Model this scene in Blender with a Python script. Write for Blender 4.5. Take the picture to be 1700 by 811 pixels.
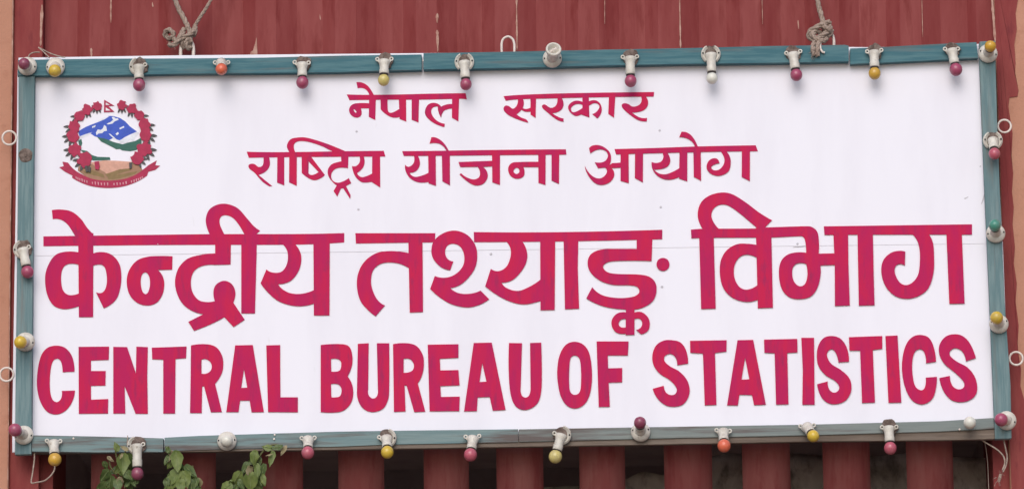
import bpy, math, random
from mathutils import Vector, Euler, Matrix, noise
from mathutils.geometry import tessellate_polygon

random.seed(7)
sc = bpy.context.scene
C = sc.collection
for o in list(bpy.data.objects):
    bpy.data.objects.remove(o)

# ------------------------------------------------------------------ camera, sky, sun, exposure
Z0 = 4.764                                   # height of the sign's middle above the street
CAM = Vector((0.32839, -15.0, Z0 - 3.16440))
ROT = Euler((1.77906, 0.01212, 0.023476), 'XYZ')
FOC = 4.53607
cd = bpy.data.cameras.new('camera'); cam = bpy.data.objects.new('camera', cd); C.objects.link(cam)
cam.location = CAM; cam.rotation_euler = ROT
cd.sensor_width = 36; cd.lens = FOC * 36; cd.clip_end = 500
sc.camera = cam

w = bpy.data.worlds.new('World'); sc.world = w; w.use_nodes = True
nt = w.node_tree
sky = nt.nodes.new('ShaderNodeTexSky'); sky.sky_type = 'NISHITA'; sky.sun_disc = False
SUN_EL, SUN_AZ = math.radians(38), math.radians(188)      # azimuth measured clockwise from +Y
sky.sun_elevation = SUN_EL; sky.sun_rotation = SUN_AZ
sky.air_density = 1.0; sky.dust_density = 2.0; sky.ozone_density = 0.6
bg = nt.nodes['Background']; nt.links.new(sky.outputs[0], bg.inputs[0]); bg.inputs[1].default_value = 0.15
ld = bpy.data.lights.new('sun', 'SUN'); ld.energy = 1.5; ld.angle = math.radians(45); ld.color = (1, 0.985, 0.985)
sun = bpy.data.objects.new('sun', ld); C.objects.link(sun)
sd = Vector((math.sin(SUN_AZ) * math.cos(SUN_EL), math.cos(SUN_AZ) * math.cos(SUN_EL), math.sin(SUN_EL)))
sun.rotation_euler = sd.to_track_quat('Z', 'Y').to_euler(); sun.location = (0, -8, 14)
vs = sc.view_settings
vs.view_transform = 'Standard'; vs.look = 'None'; vs.gamma = 1; vs.use_curve_mapping = False
vs.exposure = 0.03
sc.cycles.use_denoising = True
sc.cycles.max_bounces = 6

# ------------------------------------------------------------------ measuring: a spot on the plane of depth y
RM = ROT.to_matrix()
def at(px, py, y=0.0):
    d = RM @ Vector(((px - 850) / 1700 / FOC, (405.5 - py) / 1700 / FOC, -1.0))
    return CAM + d * ((y - CAM.y) / d.y)
MM = 3.26 / 1640                             # metres for one step of the measuring grid

# ------------------------------------------------------------------ helpers
WORLD = {}
def empty(name, loc, label=None, cat=None, group=None):
    o = bpy.data.objects.new(name, None); C.objects.link(o); o.empty_display_size = 0.05
    o.location = loc; WORLD[o] = Vector(loc)
    tag(o, label, cat, group)
    return o
def tag(o, label=None, cat=None, group=None, kind=None):
    if label: o['label'] = label
    if cat: o['category'] = cat
    if group: o['group'] = group
    if kind: o['kind'] = kind
    return o
def mk(name, verts, faces, mat, parent=None, smooth=False, mats=None, fmat=None, bevel=0.0):
    vs_ = [Vector(v) for v in verts]
    lo = Vector([min(v[i] for v in vs_) for i in range(3)]); hi = Vector([max(v[i] for v in vs_) for i in range(3)])
    c = (lo + hi) / 2
    me = bpy.data.meshes.new(name)
    me.from_pydata([v - c for v in vs_], [], faces)
    for m in (mats or [mat]): me.materials.append(m)
    if fmat:
        for p, k in zip(me.polygons, fmat): p.material_index = k
    if smooth:
        for p in me.polygons: p.use_smooth = True
    me.update()
    o = bpy.data.objects.new(name, me); C.objects.link(o)
    WORLD[o] = c
    if parent: o.parent = parent; o.location = c - WORLD[parent]
    else: o.location = c
    if bevel:
        b = o.modifiers.new('bevel', 'BEVEL'); b.width = bevel; b.segments = 2; b.limit_method = 'ANGLE'
    return o
class MB:
    def __init__(s): s.v = []; s.f = []
    def add(s, vf):
        v, f = vf; n = len(s.v); s.v += v; s.f += [tuple(i + n for i in q) for q in f]; return s
    def build(s, name, mat, parent=None, **k): return mk(name, s.v, s.f, mat, parent, **k)
def box(x0, x1, y0, y1, z0, z1):
    v = [Vector((x, y, z)) for x in (x0, x1) for y in (y0, y1) for z in (z0, z1)]
    return v, [(0,1,3,2), (4,6,7,5), (0,4,5,1), (2,3,7,6), (0,2,6,4), (1,5,7,3)]
def frame_of(d):
    d = d.normalized(); u = d.orthogonal().normalized() if abs(d.z) > .95 else d.cross(Vector((0,0,1))).normalized()
    return d, u, d.cross(u)
def lathe(prof, org, d, n=20):
    d, u, w_ = frame_of(d); v = []; f = []
    for r, h in prof:
        for k in range(n):
            a = 2 * math.pi * k / n
            v.append(org + d * h + (u * math.cos(a) + w_ * math.sin(a)) * max(r, 1e-5))
    for i in range(len(prof) - 1):
        for k in range(n):
            a, b = i * n + k, i * n + (k + 1) % n
            f.append((a, b, b + n, a + n))
    return v, f
def tube(pts, r, n=6):
    pts = [Vector(p) for p in pts]; v = []; f = []
    t0 = (pts[1] - pts[0]).normalized(); u = t0.orthogonal().normalized()
    for i, p in enumerate(pts):
        t = (pts[min(i + 1, len(pts) - 1)] - pts[max(i - 1, 0)]).normalized()
        u = (u - t * u.dot(t)).normalized(); w_ = t.cross(u)
        rr = r[i] if isinstance(r, (list, tuple)) else r
        for k in range(n):
            a = 2 * math.pi * k / n
            v.append(p + (u * math.cos(a) + w_ * math.sin(a)) * rr)
    for i in range(len(pts) - 1):
        for k in range(n):
            a, b = i * n + k, i * n + (k + 1) % n
            f.append((a, b, b + n, a + n))
    f.append(tuple(range(n - 1, -1, -1))); f.append(tuple(range(len(v) - n, len(v))))
    return v, f
def ring(c, r, t, nrm=Vector((0, -1, 0)), a0=0, a1=2 * math.pi, n=28, sides=8):
    d, u, w_ = frame_of(nrm); full = abs(a1 - a0) > 6.2
    pts = [c + (u * math.cos(a0 + (a1 - a0) * i / n) + w_ * math.sin(a0 + (a1 - a0) * i / n)) * r for i in range(n + (0 if full else 1))]
    if full: pts.append(pts[0]); pts.append(pts[1])
    return tube(pts, t, sides)
def smooth_path(P, step=None, k=8):
    P = [Vector(p) for p in P]; out = []
    for i in range(len(P) - 1):
        a, b = P[i], P[i + 1]
        pa, nb = P[max(i - 1, 0)], P[min(i + 2, len(P) - 1)]
        for j in range(k):
            t = j / k
            out.append(0.5 * ((2*a) + (b - pa) * t + (2*pa - 5*a + 4*b - nb) * t*t + (3*a - pa - 3*b + nb) * t**3))
    out.append(P[-1]); return out

# ---- outlines: "x,y" is a smooth point, "x,y!" a corner
def parse(s, org=(0, 0), sc_=1.0):
    out = []
    for tk in s.split():
        c = tk.endswith('!'); x, y = tk.rstrip('!').split(',')
        out.append((Vector((org[0] + float(x) / sc_, org[1] + float(y) / sc_)), c))
    return out
def outline(pts):
    n = len(pts); res = []
    def tan(i):
        d = pts[(i + 1) % n][0] - pts[i - 1][0]
        return d.normalized() if d.length > 1e-9 else d
    for i in range(n):
        (p, c), (q, e) = pts[i], pts[(i + 1) % n]
        L = (q - p).length; res.append(p)
        if (c and e) or L < 1e-6: continue
        ch = (q - p) / L
        t0 = tan(i) if not c else None; t1 = tan((i + 1) % n) if not e else None
        if t0 is None: t0 = (ch * 2 - t1) ; t0 = t0.normalized() if t0.length > .3 else ch
        if t1 is None: t1 = (ch * 2 - t0) ; t1 = t1.normalized() if t1.length > .3 else ch
        k = max(2, min(8, int(L / 2.2)))
        for j in range(1, k):
            t = j / k; t2, t3 = t*t, t*t*t
            res.append(p * (2*t3 - 3*t2 + 1) + t0 * L * (t3 - 2*t2 + t) + q * (-2*t3 + 3*t2) + t1 * L * (t3 - t2))
    return res
def plate(loops, yf, yb):
    """a flat piece with thickness: loops[0] outline, others holes; front at yf, back at yb"""
    fl = [[Vector((p.x, p.y, 0)) for p in L] for L in loops]
    tri = tessellate_polygon(fl)
    flat = [p for L in loops for p in L]; n = len(flat)
    v = [at(p.x, p.y, yf) for p in flat]; v += [Vector((q.x, yb, q.z)) for q in v]
    f = []
    for t in tri:
        a, b, c = [flat[i] for i in t]
        s = (b - a).cross(c - a)
        if abs(s) < 1e-9: continue
        t = tuple(t) if s < 0 else tuple(reversed(t))
        f.append(t); f.append(tuple(i + n for i in reversed(t)))
    o = 0
    for L in loops:
        m = len(L)
        for i in range(m):
            a, b = o + i, o + (i + 1) % m
            f.append((a, b, b + n, a + n))
        o += m
    return v, f
def slab(px, yf, yb):
    return plate([[Vector(p) for p in px]], yf, yb)

# ------------------------------------------------------------------ materials
def mat(name, base, rough=0.6, spec=0.3, c2=None, scale=8, stretch=(1, 1, 1), lo=0.4, hi=0.6, c3=None, scale3=30, lo3=.6, hi3=.7, bump=0.0, bscale=60, coat=0, detail=6):
    m = bpy.data.materials.new(name); m.use_nodes = True
    t = m.node_tree; b = t.nodes['Principled BSDF']
    b.inputs['Roughness'].default_value = rough; b.inputs['Specular IOR Level'].default_value = spec
    b.inputs['Coat Weight'].default_value = coat
    b.inputs['Base Color'].default_value = (*base, 1)
    geo = t.nodes.new('ShaderNodeNewGeometry')
    def tex(s, st, off):
        mp = t.nodes.new('ShaderNodeMapping'); mp.inputs['Scale'].default_value = st; mp.inputs['Location'].default_value = (off, off * 1.7, off * .3)
        t.links.new(geo.outputs['Position'], mp.inputs['Vector'])
        nz = t.nodes.new('ShaderNodeTexNoise'); nz.inputs['Scale'].default_value = s; nz.inputs['Detail'].default_value = detail; nz.inputs['Roughness'].default_value = .62
        t.links.new(mp.outputs[0], nz.inputs['Vector']); return nz
    cur = None
    def blend(prev, prevcol, nz, l, h, col):
        rp = t.nodes.new('ShaderNodeMapRange'); rp.inputs['From Min'].default_value = l; rp.inputs['From Max'].default_value = h
        t.links.new(nz.outputs['Fac'], rp.inputs['Value'])
        mx = t.nodes.new('ShaderNodeMix'); mx.data_type = 'RGBA'
        t.links.new(rp.outputs[0], mx.inputs['Factor'])
        if prev is None: mx.inputs[6].default_value = (*prevcol, 1)
        else: t.links.new(prev, mx.inputs[6])
        mx.inputs[7].default_value = (*col, 1)
        return mx.outputs[2]
    if c2: cur = blend(cur, base, tex(scale, stretch, 3.1), lo, hi, c2)
    if c3: cur = blend(cur, base, tex(scale3, stretch, 9.7), lo3, hi3, c3)
    if cur is not None: t.links.new(cur, b.inputs['Base Color'])
    if bump:
        nb = tex(bscale, stretch, 5.5); bp = t.nodes.new('ShaderNodeBump'); bp.inputs['Strength'].default_value = bump; bp.inputs['Distance'].default_value = .004
        t.links.new(nb.outputs['Fac'], bp.inputs['Height']); t.links.new(bp.outputs[0], b.inputs['Normal'])
    return m
M = {}
M['panel'] = mat('white_panel', (.775, .765, .838), .55, .25, c2=(.725, .712, .785), scale=2.2, stretch=(2.2, 1, .5), lo=.44, hi=.74, c3=(.60, .58, .62), scale3=9, lo3=.71, hi3=.86, bump=.12, bscale=2.2)
M['nail'] = mat('grey_mark', (.50, .48, .52), .7)
M['seam'] = mat('seam_grey', (.70, .69, .75), .8)
M['letter'] = mat('crimson_letter', (.425, .012, .090), .55, .10, c2=(.505, .013, .068), scale=9, stretch=(2.2, 1, .55), lo=.40, hi=.64, c3=(.33, .018, .088), scale3=24, lo3=.54, hi3=.72)
ts = dict(rough=.75, spec=.15, bump=.35, bscale=40)
M['teal_h'] = mat('teal_board_along', (.055, .142, .172), c2=(.088, .185, .21), scale=34, stretch=(.16, 1, 2.2), lo=.44, hi=.58, c3=(.13, .14, .14), scale3=16, lo3=.54, hi3=.74, **ts)
M['teal_v'] = mat('teal_board_upright', (.12, .195, .21), c2=(.17, .245, .255), scale=34, stretch=(2.2, 1, .16), lo=.44, hi=.58, c3=(.17, .18, .175), scale3=16, lo3=.54, hi3=.74, **ts)
M['teal_f'] = mat('faded_teal_board', (.15, .225, .235), c2=(.20, .265, .265), scale=34, stretch=(.14, 1, 2.4), lo=.38, hi=.64, c3=(.125, .105, .10), scale3=17, lo3=.48, hi3=.62, **ts)
M['teal_g'] = mat('weathered_grey_board', (.18, .21, .205), c2=(.22, .245, .235), scale=34, stretch=(.14, 1, 2.4), lo=.38, hi=.64, c3=(.125, .105, .10), scale3=17, lo3=.50, hi3=.64, **ts)
M['wood'] = mat('bare_wood', (.135, .105, .085), .85, .15, c2=(.22, .18, .15), scale=8, stretch=(.2, 1, 3), c3=(.06, .055, .05), scale3=20, bump=.6, bscale=50)
M['block'] = mat('rusty_brown', (.10, .072, .062), .85, .15, c2=(.20, .155, .135), scale=60, c3=(.05, .04, .035), scale3=90, bump=.6, bscale=160)
rs = (1.5, 1, .26)
M['red'] = mat('red_sheet_paint', (.20, .034, .034), .6, .16, c2=(.245, .056, .054), scale=11, stretch=rs, lo=.36, hi=.66, c3=(.175, .026, .025), scale3=20, lo3=.52, hi3=.70, bump=.3, bscale=14)
M['red_r'] = mat('dull_red_rib', (.24, .062, .060), .7, .15, c2=(.28, .10, .092), scale=11, stretch=rs, lo=.36, hi=.66, c3=(.21, .045, .045), scale3=20, lo3=.52, hi3=.70, bump=.2, bscale=14)  # ribs get a lighter, duller red than the sheet above
M['red_b'] = mat('red_band_paint', (.21, .036, .037), .7, .15, c2=(.265, .062, .057), scale=9, stretch=(1.4, 1, .3), lo=.4, hi=.66, c3=(.17, .03, .034), scale3=24, lo3=.58, hi3=.72, bump=.4, bscale=60)
M['chip'] = mat('chipped_primer', (.34, .17, .135), .8, .1, c2=(.46, .29, .235), scale=40)
M['orange'] = mat('orange_plaster', (.44, .215, .145), .85, .12, c2=(.49, .25, .175), scale=3, lo=.4, hi=.7, c3=(.385, .18, .12), scale3=16, lo3=.58, hi3=.76, bump=.5, bscale=70)
M['dark'] = mat('dark_interior', (.30, .245, .24), .9, .1, c2=(.36, .30, .29), scale=6)
M['tarp'] = mat('grey_tarp', (.33, .29, .265), .8, .2, c2=(.46, .41, .38), scale=12, stretch=(1, 1, .5), c3=(.17, .145, .13), scale3=22, lo3=.5, hi3=.68)
M['porc'] = mat('white_bakelite', (.60, .57, .51), .4, .4, c2=(.47, .43, .375), scale=42, lo=.46, hi=.68, c3=(.22, .185, .155), scale3=60, lo3=.62, hi3=.76)
M['porc2'] = mat('aged_bakelite', (.56, .53, .47), .45, .35, c2=(.42, .385, .33), scale=34, lo=.46, hi=.7, c3=(.2, .165, .135), scale3=70, lo3=.62, hi3=.76)
M['hole'] = mat('dark_hole', (.02, .018, .018), .8)
M['collar'] = mat('dark_collar', (.045, .035, .034), .5)
M['brass'] = mat('dull_brass', (.32, .27, .21), .45, .5)
def bulbmat(n, c, d): return mat(n, c, .33, .42, c2=d, scale=45, lo=.42, hi=.7, c3=tuple(x * .6 + .09 for x in c), scale3=34, lo3=.5, hi3=.74, coat=.25)
M['pink'] = bulbmat('pink_glass', (.34, .052, .115), (.31, .068, .125))
M['plum'] = bulbmat('plum_glass', (.22, .042, .085), (.25, .065, .105))
M['rose'] = bulbmat('rose_glass', (.44, .09, .13), (.39, .08, .12))
M['yellow'] = bulbmat('yellow_glass', (.58, .40, .035), (.52, .36, .06))
M['amber'] = bulbmat('amber_glass', (.56, .32, .03), (.50, .30, .06))
M['pale'] = bulbmat('pale_yellow_glass', (.52, .43, .13), (.58, .49, .2))
M['orangeb'] = bulbmat('orange_glass', (.63, .13, .065), (.57, .13, .075))
M['green'] = bulbmat('green_glass', (.06, .24, .18), (.075, .27, .205))
M['milk'] = bulbmat('milky_glass', (.66, .65, .58), (.58, .56, .5))
M['rope'] = mat('jute_rope', (.30, .225, .185), .9, .1, c2=(.39, .305, .255), scale=120, c3=(.16, .12, .10), scale3=90, bump=.8, bscale=400)
M['string'] = mat('dusty_cord', (.40, .32, .27), .8, .15, c2=(.28, .215, .18), scale=60)
M['steel'] = mat('painted_steel', (.70, .62, .57), .4, .4, c2=(.52, .42, .37), scale=50, lo=.5, hi=.75)
M['leaf'] = mat('green_leaf', (.085, .125, .026), .5, .35, c2=(.15, .185, .05), scale=60, lo=.35, hi=.65)
M['leaf2'] = mat('dark_green_leaf', (.045, .078, .020), .5, .35, c2=(.09, .125, .036), scale=60, lo=.35, hi=.65)
M['dry'] = mat('dry_leaf', (.22, .19, .10), .7, .2, c2=(.30, .25, .16), scale=40)
M['vein'] = mat('leaf_vein', (.16, .20, .08), .6, .2)
M['stem'] = mat('vine_stem', (.10, .10, .04), .7, .2)
M['ground'] = mat('dusty_paving', (.24, .215, .19), .9, .2, c2=(.28, .255, .225), scale=2, c3=(.19, .17, .15), scale3=40, bump=.5, bscale=80)
for k, c in dict(e_blue=(.045, .10, .50), e_snow=(.72, .74, .80), e_green=(.035, .13, .10), e_brown=(.34, .19, .12), e_peach=(.62, .34, .26), e_leaf=(.075, .07, .075), e_text=(.62, .30, .36), e_white=(.76, .74, .78), e_flower=(.39, .022, .075), e_olive=(.24, .16, .07)).items():
    M[k] = mat('crest_' + k[2:], c, .55, .25, c2=tuple(x * .86 for x in c), scale=60)

# ------------------------------------------------------------------ setting: ground
v = [(-40, -60, 0), (40, -60, 0), (40, 12, 0), (-40, 12, 0)]
tag(mk('ground', v, [(0, 1, 2, 3)], M['ground']), 'dusty paved street in front of the building', 'ground', kind='structure')

# ------------------------------------------------------------------ building: pillars, corrugated sheet, ribs
YC, YV, YP = 0.112, 0.144, 0.092          # crest, valley, pillar fronts
ZT = 7.6
bld = empty('building', (0, YC, 0), 'orange plastered building front with dark red corrugated metal shutter behind the sign', 'building')
XL = at(71, 50, YP).x; XLo = at(20, 300, YP).x; XR = at(1653, 90, YP).x
MB().add(box(-7, XLo, YP - .012, 1.6, 0, ZT)).build('plaster_pillar', M['orange'], bld, bevel=.006)
MB().add(box(XR, 7, YP, 1.6, 0, ZT)).build('plaster_pillar', M['orange'], bld, bevel=.004)
MB().add(box(XLo, XL, YP + .004, 1.6, 0, ZT)).build('red_jamb', M['red_b'], bld, bevel=.004)
XLj = at(92, 790, YC).x; XRj = at(1650, 790, YC).x
MB().add(box(XL, XLj - .012, YC + .03, .5, 0, Z0 - .2)).build('inner_jamb', M['red_b'], bld)
MB().add(box(XRj, XR, YC + .02, .5, 0, Z0 - .2)).build('inner_jamb', M['red_b'], bld)
MB().add(box(XL, XR, .3, 1.6, ZT - .2, ZT)).build('lintel', M['orange'], bld)
# ragged red paint on the right-hand pillar
bnd = [(1640,-60),(1700,-60),(1692,-12),(1689,5),(1686,22),(1688,48),(1684,74),(1686,103),(1685,124),(1691,150),(1689,160),(1676,162),(1674,176),(1677,196),(1681,221),(1679,262),(1682,288),(1680,318),(1683,344),(1681,372),(1685,410),(1683,436),(1688,470),(1686,500),(1691,540),(1689,575),(1695,612),(1694,640),(1702,668),(1706,700),(1712,760),(1716,830),(1720,900),(1664,900),(1680,830)]
bnd = [Vector(p) for p in bnd]
xs = XR + .002
vv, ff = plate([bnd], YP - .003, YP + .002)
vv = [Vector((max(q.x, xs), q.y, q.z)) for q in vv]
mk('red_paint_band', vv, ff, M['red_b'], bld)
# thin worn edges
def ragged(x0, y0, x1, y1, wd, n, seed, y):
    rd = random.Random(seed); L = []; R = []
    for i in range(n + 1):
        t = i / n; x = x0 + (x1 - x0) * t; yy = y0 + (y1 - y0) * t
        a = wd * (.35 + rd.random() * .9) * (0.25 if i in (0, n) else 1)
        L.append(Vector((x - a * .5 - rd.random() * wd * .2, yy))); R.append(Vector((x + a * .5, yy)))
    return plate([R + L[::-1]], y, y + .002)
for (x0, y0, x1, y1, wd, n, y) in [(184.5,-20,184,38,2.2,9,YC-.001), (151.5,80,152,96,3.4,5,YC-.001),
        (726,22,726,38,4.5,5,YC-.001), (726,50,727,86,4.0,9,YC-.001), (857.5,-20,858.5,84,2.6,18,YC-.001), (1128,-20,1130,80,2.4,18,YC-.001),
        (1530,-20,1532,62,1.2,12,YC-.001), (1265,-10,1266,40,.9,9,YC-.001), (70,8,67.5,76,4.4,14,YP+.002), (1645,-30,1652.5,70,3.6,15,YP-.005), (1004,-10,1004,40,.9,6,YC-.001),
        (1325,34,1326,48,3,4,YC-.001), (253,4,254,12,2,4,YV-.003), (531,24,532,33,1.6,4,YC-.001), (21.5,-20,18,300,1.8,40,YP-.0135), (18,300,12.5,830,1.6,50,YP-.0135)]:
    v_, f_ = ragged(x0, y0, x1, y1, wd, n, int(x0 * 7 + y0), y)
    mk('chipped_paint', v_, f_, M['chip'], bld)
mk('chipped_paint', *plate([[Vector(p) for p in [(414,94),(416,86),(420,84),(424,70),(426,62),(427,80),(427.5,94)]]], YC - .001, YC + .001), M['chip'], bld)

# corrugated sheet: crest right edges at these measured places (row 50)
EDGE = [at(x, 50, YC).x for x in (185, 320, 461, 593, 727, 858, 996, 1129, 1265, 1396, 1531)]
PIT = (EDGE[-1] - EDGE[0]) / 10
zb = at(850, 690, YC).z
xs_, ys_ = [], []
prof = [(XL + .001, YV)]
def rib_prof(e): return [(e - .118, YV), (e - .074, YC), (e - .004, YC), (e, YC + .002), (e + .064, YV)]
for e in EDGE: prof += rib_prof(e)
prof += [(EDGE[-1] + PIT - .118, YV), (EDGE[-1] + PIT - .09, YV - .02), (XR - .001, YV - .02)]
prof = [p for p in prof if XL <= p[0] <= XR]
v = []; f = []
nz_ = 14
for j in range(nz_ + 1):
    z = zb + (ZT - .2 - zb) * j / nz_
    for (x, y) in prof:
        v.append((x + .0025 * noise.noise(Vector((x * 2, z * 1.3, 0))), y + .004 * noise.noise(Vector((x * 3, z * 1.1, 5))), z))
n = len(prof)
for j in range(nz_):
    for i in range(n - 1):
        f.append((j * n + i, j * n + i + 1, (j + 1) * n + i + 1, (j + 1) * n + i))
sh = mk('corrugated_sheet', v, f, M['red'], bld)
so = sh.modifiers.new('solid', 'SOLIDIFY'); so.thickness = .0025; so.offset = -1
# lower part: the crests run on as separate ribs, open between them
for k, (a, e_, b) in enumerate([(150,186,216),(300,332,357),(433,470,502),(561,600,637),(703,737,778),(824,868,902),(962,1006,1038),(1103,1142,1183),(1233,1279,1313),(1367,1410,1446),(1506,1544,1584)]):
    xa, xe, xb = at(a, 790, YC).x, at(e_, 790, YC).x, at(b, 790, YC).x
    pr = []
    for q in range(13):
        t = q / 12; x = xa + (xb - xa) * t; te = (xe - xa) / (xb - xa)
        e1 = max(0, (te - t) / te) if t < te else (t - te) / (1 - te)
        pr.append((x, YC + (.022 if t < te else .034) * e1 ** 2))
    pr += [(xb - .002, YC + .050), (xa + .002, YC + .050)]
    v = []; f = []; m = len(pr); zt = zb - .002; zz = [zt, 2.6, 0.0]
    for z in zz: v += [(x, y, z) for x, y in pr]
    for j in range(2):
        for i in range(m): f.append((j*m + i, j*m + (i+1) % m, (j+1)*m + (i+1) % m, (j+1)*m + i))
    f += [tuple(range(m)), tuple(range(3*m - 1, 2*m - 1, -1))]
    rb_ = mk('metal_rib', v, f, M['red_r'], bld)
    for p_ in rb_.data.polygons[:]:
        p_.use_smooth = p_.index < 2 * m and (p_.index % m) < 12
# dark room behind the ribs
MB().add(box(XL, XR, 1.5, 1.6, 0, ZT - .2)).build('back_wall', M['dark'], bld)
MB().add(box(XL, XR, YV + .03, 1.5, zb + .05, zb + .12)).build('dark_soffit', M['dark'], bld)
MB().add(box(XL + .001, XL + .02, .502, 1.5, 0, zb + .05)).build('side_lining', M['dark'], bld)
MB().add(box(XR - .02, XR - .001, .502, 1.5, 0, zb + .05)).build('side_lining', M['dark'], bld)
top = [(600,830),(700,822),(840,812),(950,806),(1040,794),(1068,782),(1100,790),(1150,776),(1190,756),(1240,752),(1330,752),(1400,760),(1460,755),(1500,752),(1560,760),(1610,757),(1650,760)]
v = []; f = []; cols = 90; rows = 26
for i in range(cols + 1):
    px = 600 + 1040 * i / cols
    for a, b in zip(top, top[1:]):
        if a[0] <= px <= b[0] + .01: ty = a[1] + (b[1] - a[1]) * (px - a[0]) / (b[0] - a[0]); break
    for j in range(rows + 1):
        q = at(px, ty + 300 * j / rows, .42)
        y = .42 + .06 * noise.noise(Vector((q.x * 4.5 + q.z * 3, 0, q.z * 7))) + .03 * noise.noise(Vector((q.x * 12 + q.z * 9, 3, q.z * 16)))
        v.append((q.x, y, q.z))
for i in range(cols):
    for j in range(rows):
        a = i * (rows + 1) + j; f.append((a, a + 1, a + rows + 2, a + rows + 1))
o = mk('tarpaulin', v, f, M['tarp'], None, smooth=True)
tag(o, 'crumpled dark grey tarpaulin hanging behind the red metal ribs', 'tarpaulin')
so = o.modifiers.new('solid', 'SOLIDIFY'); so.thickness = .004

# ------------------------------------------------------------------ the sign
YF, YPN = 0.0, 0.030                        # board fronts, panel front
YB = -0.0                                   # boards start here
sign = empty('sign_board', (0, YPN, at(850, 745, YPN).z), 'large white sign board with crimson lettering in a weathered teal wooden frame', 'sign')
upper = [(31,96),(300,92),(700,88.4),(1404,79.5),(1409,78.2),(1446,78.6),(1560,76),(1648,72),(1664,400),(1665,403.6),(1200,409.5),(600,417.5),(24.8,424.6),(25.2,400),(28.2,200),(29,120)]
lower = [(24.9,421.5),(600,414.5),(1200,406.5),(1664.8,400.6),(1676,700),(1676,722),(1100,729),(500,738),(60,745),(20.5,750),(20.5,700),(22.5,560)]
mk('panel_sheet', *slab(upper, YPN, YPN + .0010), M['panel'], sign)
mk('panel_sheet', *slab(lower, YPN + .0012, YPN + .012), M['panel'], sign)
mk('backing_board', *slab([(34,102),(1640,80),(1668,715),(30,742)], YPN + .0125, YPN + .03), M['seam'], sign)
def board(name, px, m, yf=0.0, yb=None, bev=.0025):
    return mk(name, *slab(px, yf, YPN - .0003 if yb is None else yb), m, sign, bevel=bev)
board('top_rail', [(30,99.5),(160,97.5),(300,97),(430,96),(560,92.5),(700,90.5),(700,116),(560,120),(430,121.5),(300,122.5),(160,125.5),(57,125.5),(29,126)], M['teal_h'])
board('top_rail', [(703,88.5),(840,86),(1000,82.5),(1120,80.5),(1280,76.5),(1402,74.5),(1409,76),(1409,102),(1280,104.5),(1120,106.5),(1000,109),(840,113),(703,115.5)], M['teal_h'], yf=-.003)
board('top_rail', [(1411.5,80.5),(1460,78.5),(1540,74),(1621,70),(1624,96.5),(1540,100.5),(1460,104.5),(1411.5,106.5)], M['teal_h'], yf=.002)
board('side_rail', [(30.5,127),(57.5,126.5),(55.5,300),(54,500),(52,753),(24.5,754),(25,700),(26.5,560),(28.5,400),(30.5,200)], M['teal_v'])
board('side_rail', [(1626,69),(1652,67.5),(1655.5,200),(1661,340),(1668,500),(1678,640),(1679.5,727),(1652,728),(1650.5,690),(1642,480),(1634,300),(1630,200),(1626,98)], M['teal_v'])
board('bottom_rail', [(53,721.5),(160,723.5),(271,726.5),(271,749.5),(160,750),(53,748.5)], M['teal_f'])
board('bottom_rail', [(273,725.5),(330,722.5),(410,720),(560,715.5),(640,714.2),(860,711.5),(860,733),(640,737.2),(560,740.5),(410,743.5),(273,748)], M['teal_f'], yf=.002)
board('bottom_rail', [(861,711.5),(1100,707.5),(1340,703.7),(1560,698),(1649.5,692.5),(1651,711),(1560,715.7),(1340,722),(1100,727),(861,733)], M['teal_g'], yf=.001)
board('bottom_batten', [(54,740),(410,735),(860,725),(1340,713),(1650,703),(1651,726.5),(1560,727.5),(1340,729.8),(1100,733.5),(860,738.5),(560,744),(410,747),(54,751)], M['wood'], yf=YPN + .031, yb=YPN + .075)
board('bottom_batten', [(273,741),(410,739),(560,735),(860,728),(1340,717),(1651,706),(1652,728),(1560,730),(1340,732.5),(1100,737),(860,741),(560,746),(410,748),(273,750)], M['wood'], yf=.006)
# hanging loops and side rings of the sign
def loop(px, py, wpx, hpx, name='hanging_loop', r=.0042):
    a = at(px - wpx, py, .045); b = at(px + wpx, py, .045); t = at(px, py - hpx, .045); h = t.z - a.z
    P = [a + Vector((0, 0, -.03)), a, a + Vector((0, 0, h * .55)), Vector((a.x + .006, a.y, a.z + h * .86)), t, Vector((b.x - .006, b.y, b.z + h * .86)), b + Vector((0, 0, h * .55)), b, b + Vector((0, 0, -.03))]
    mk(name, *tube(smooth_path(P), r, 8), M['steel'], sign, smooth=True)
loop(843.5, 88, 10.5, 27); loop(310.5, 98, 10.5, 32, r=.006); loop(1373, 80, 11.5, 27, r=.005)
for (x, y, r) in [(15.5, 229, 11.6), (11, 621, 11.3), (1667.5, 209.5, 10.8), (1687, 594.5, 11)]:
    c = at(x, y, .03); d = at(x + r, y, .03); v_, f_ = ring(c, (d - c).length, .0036)
    mk('side_ring', v_, f_, M['steel'], sign, smooth=True)
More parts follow.
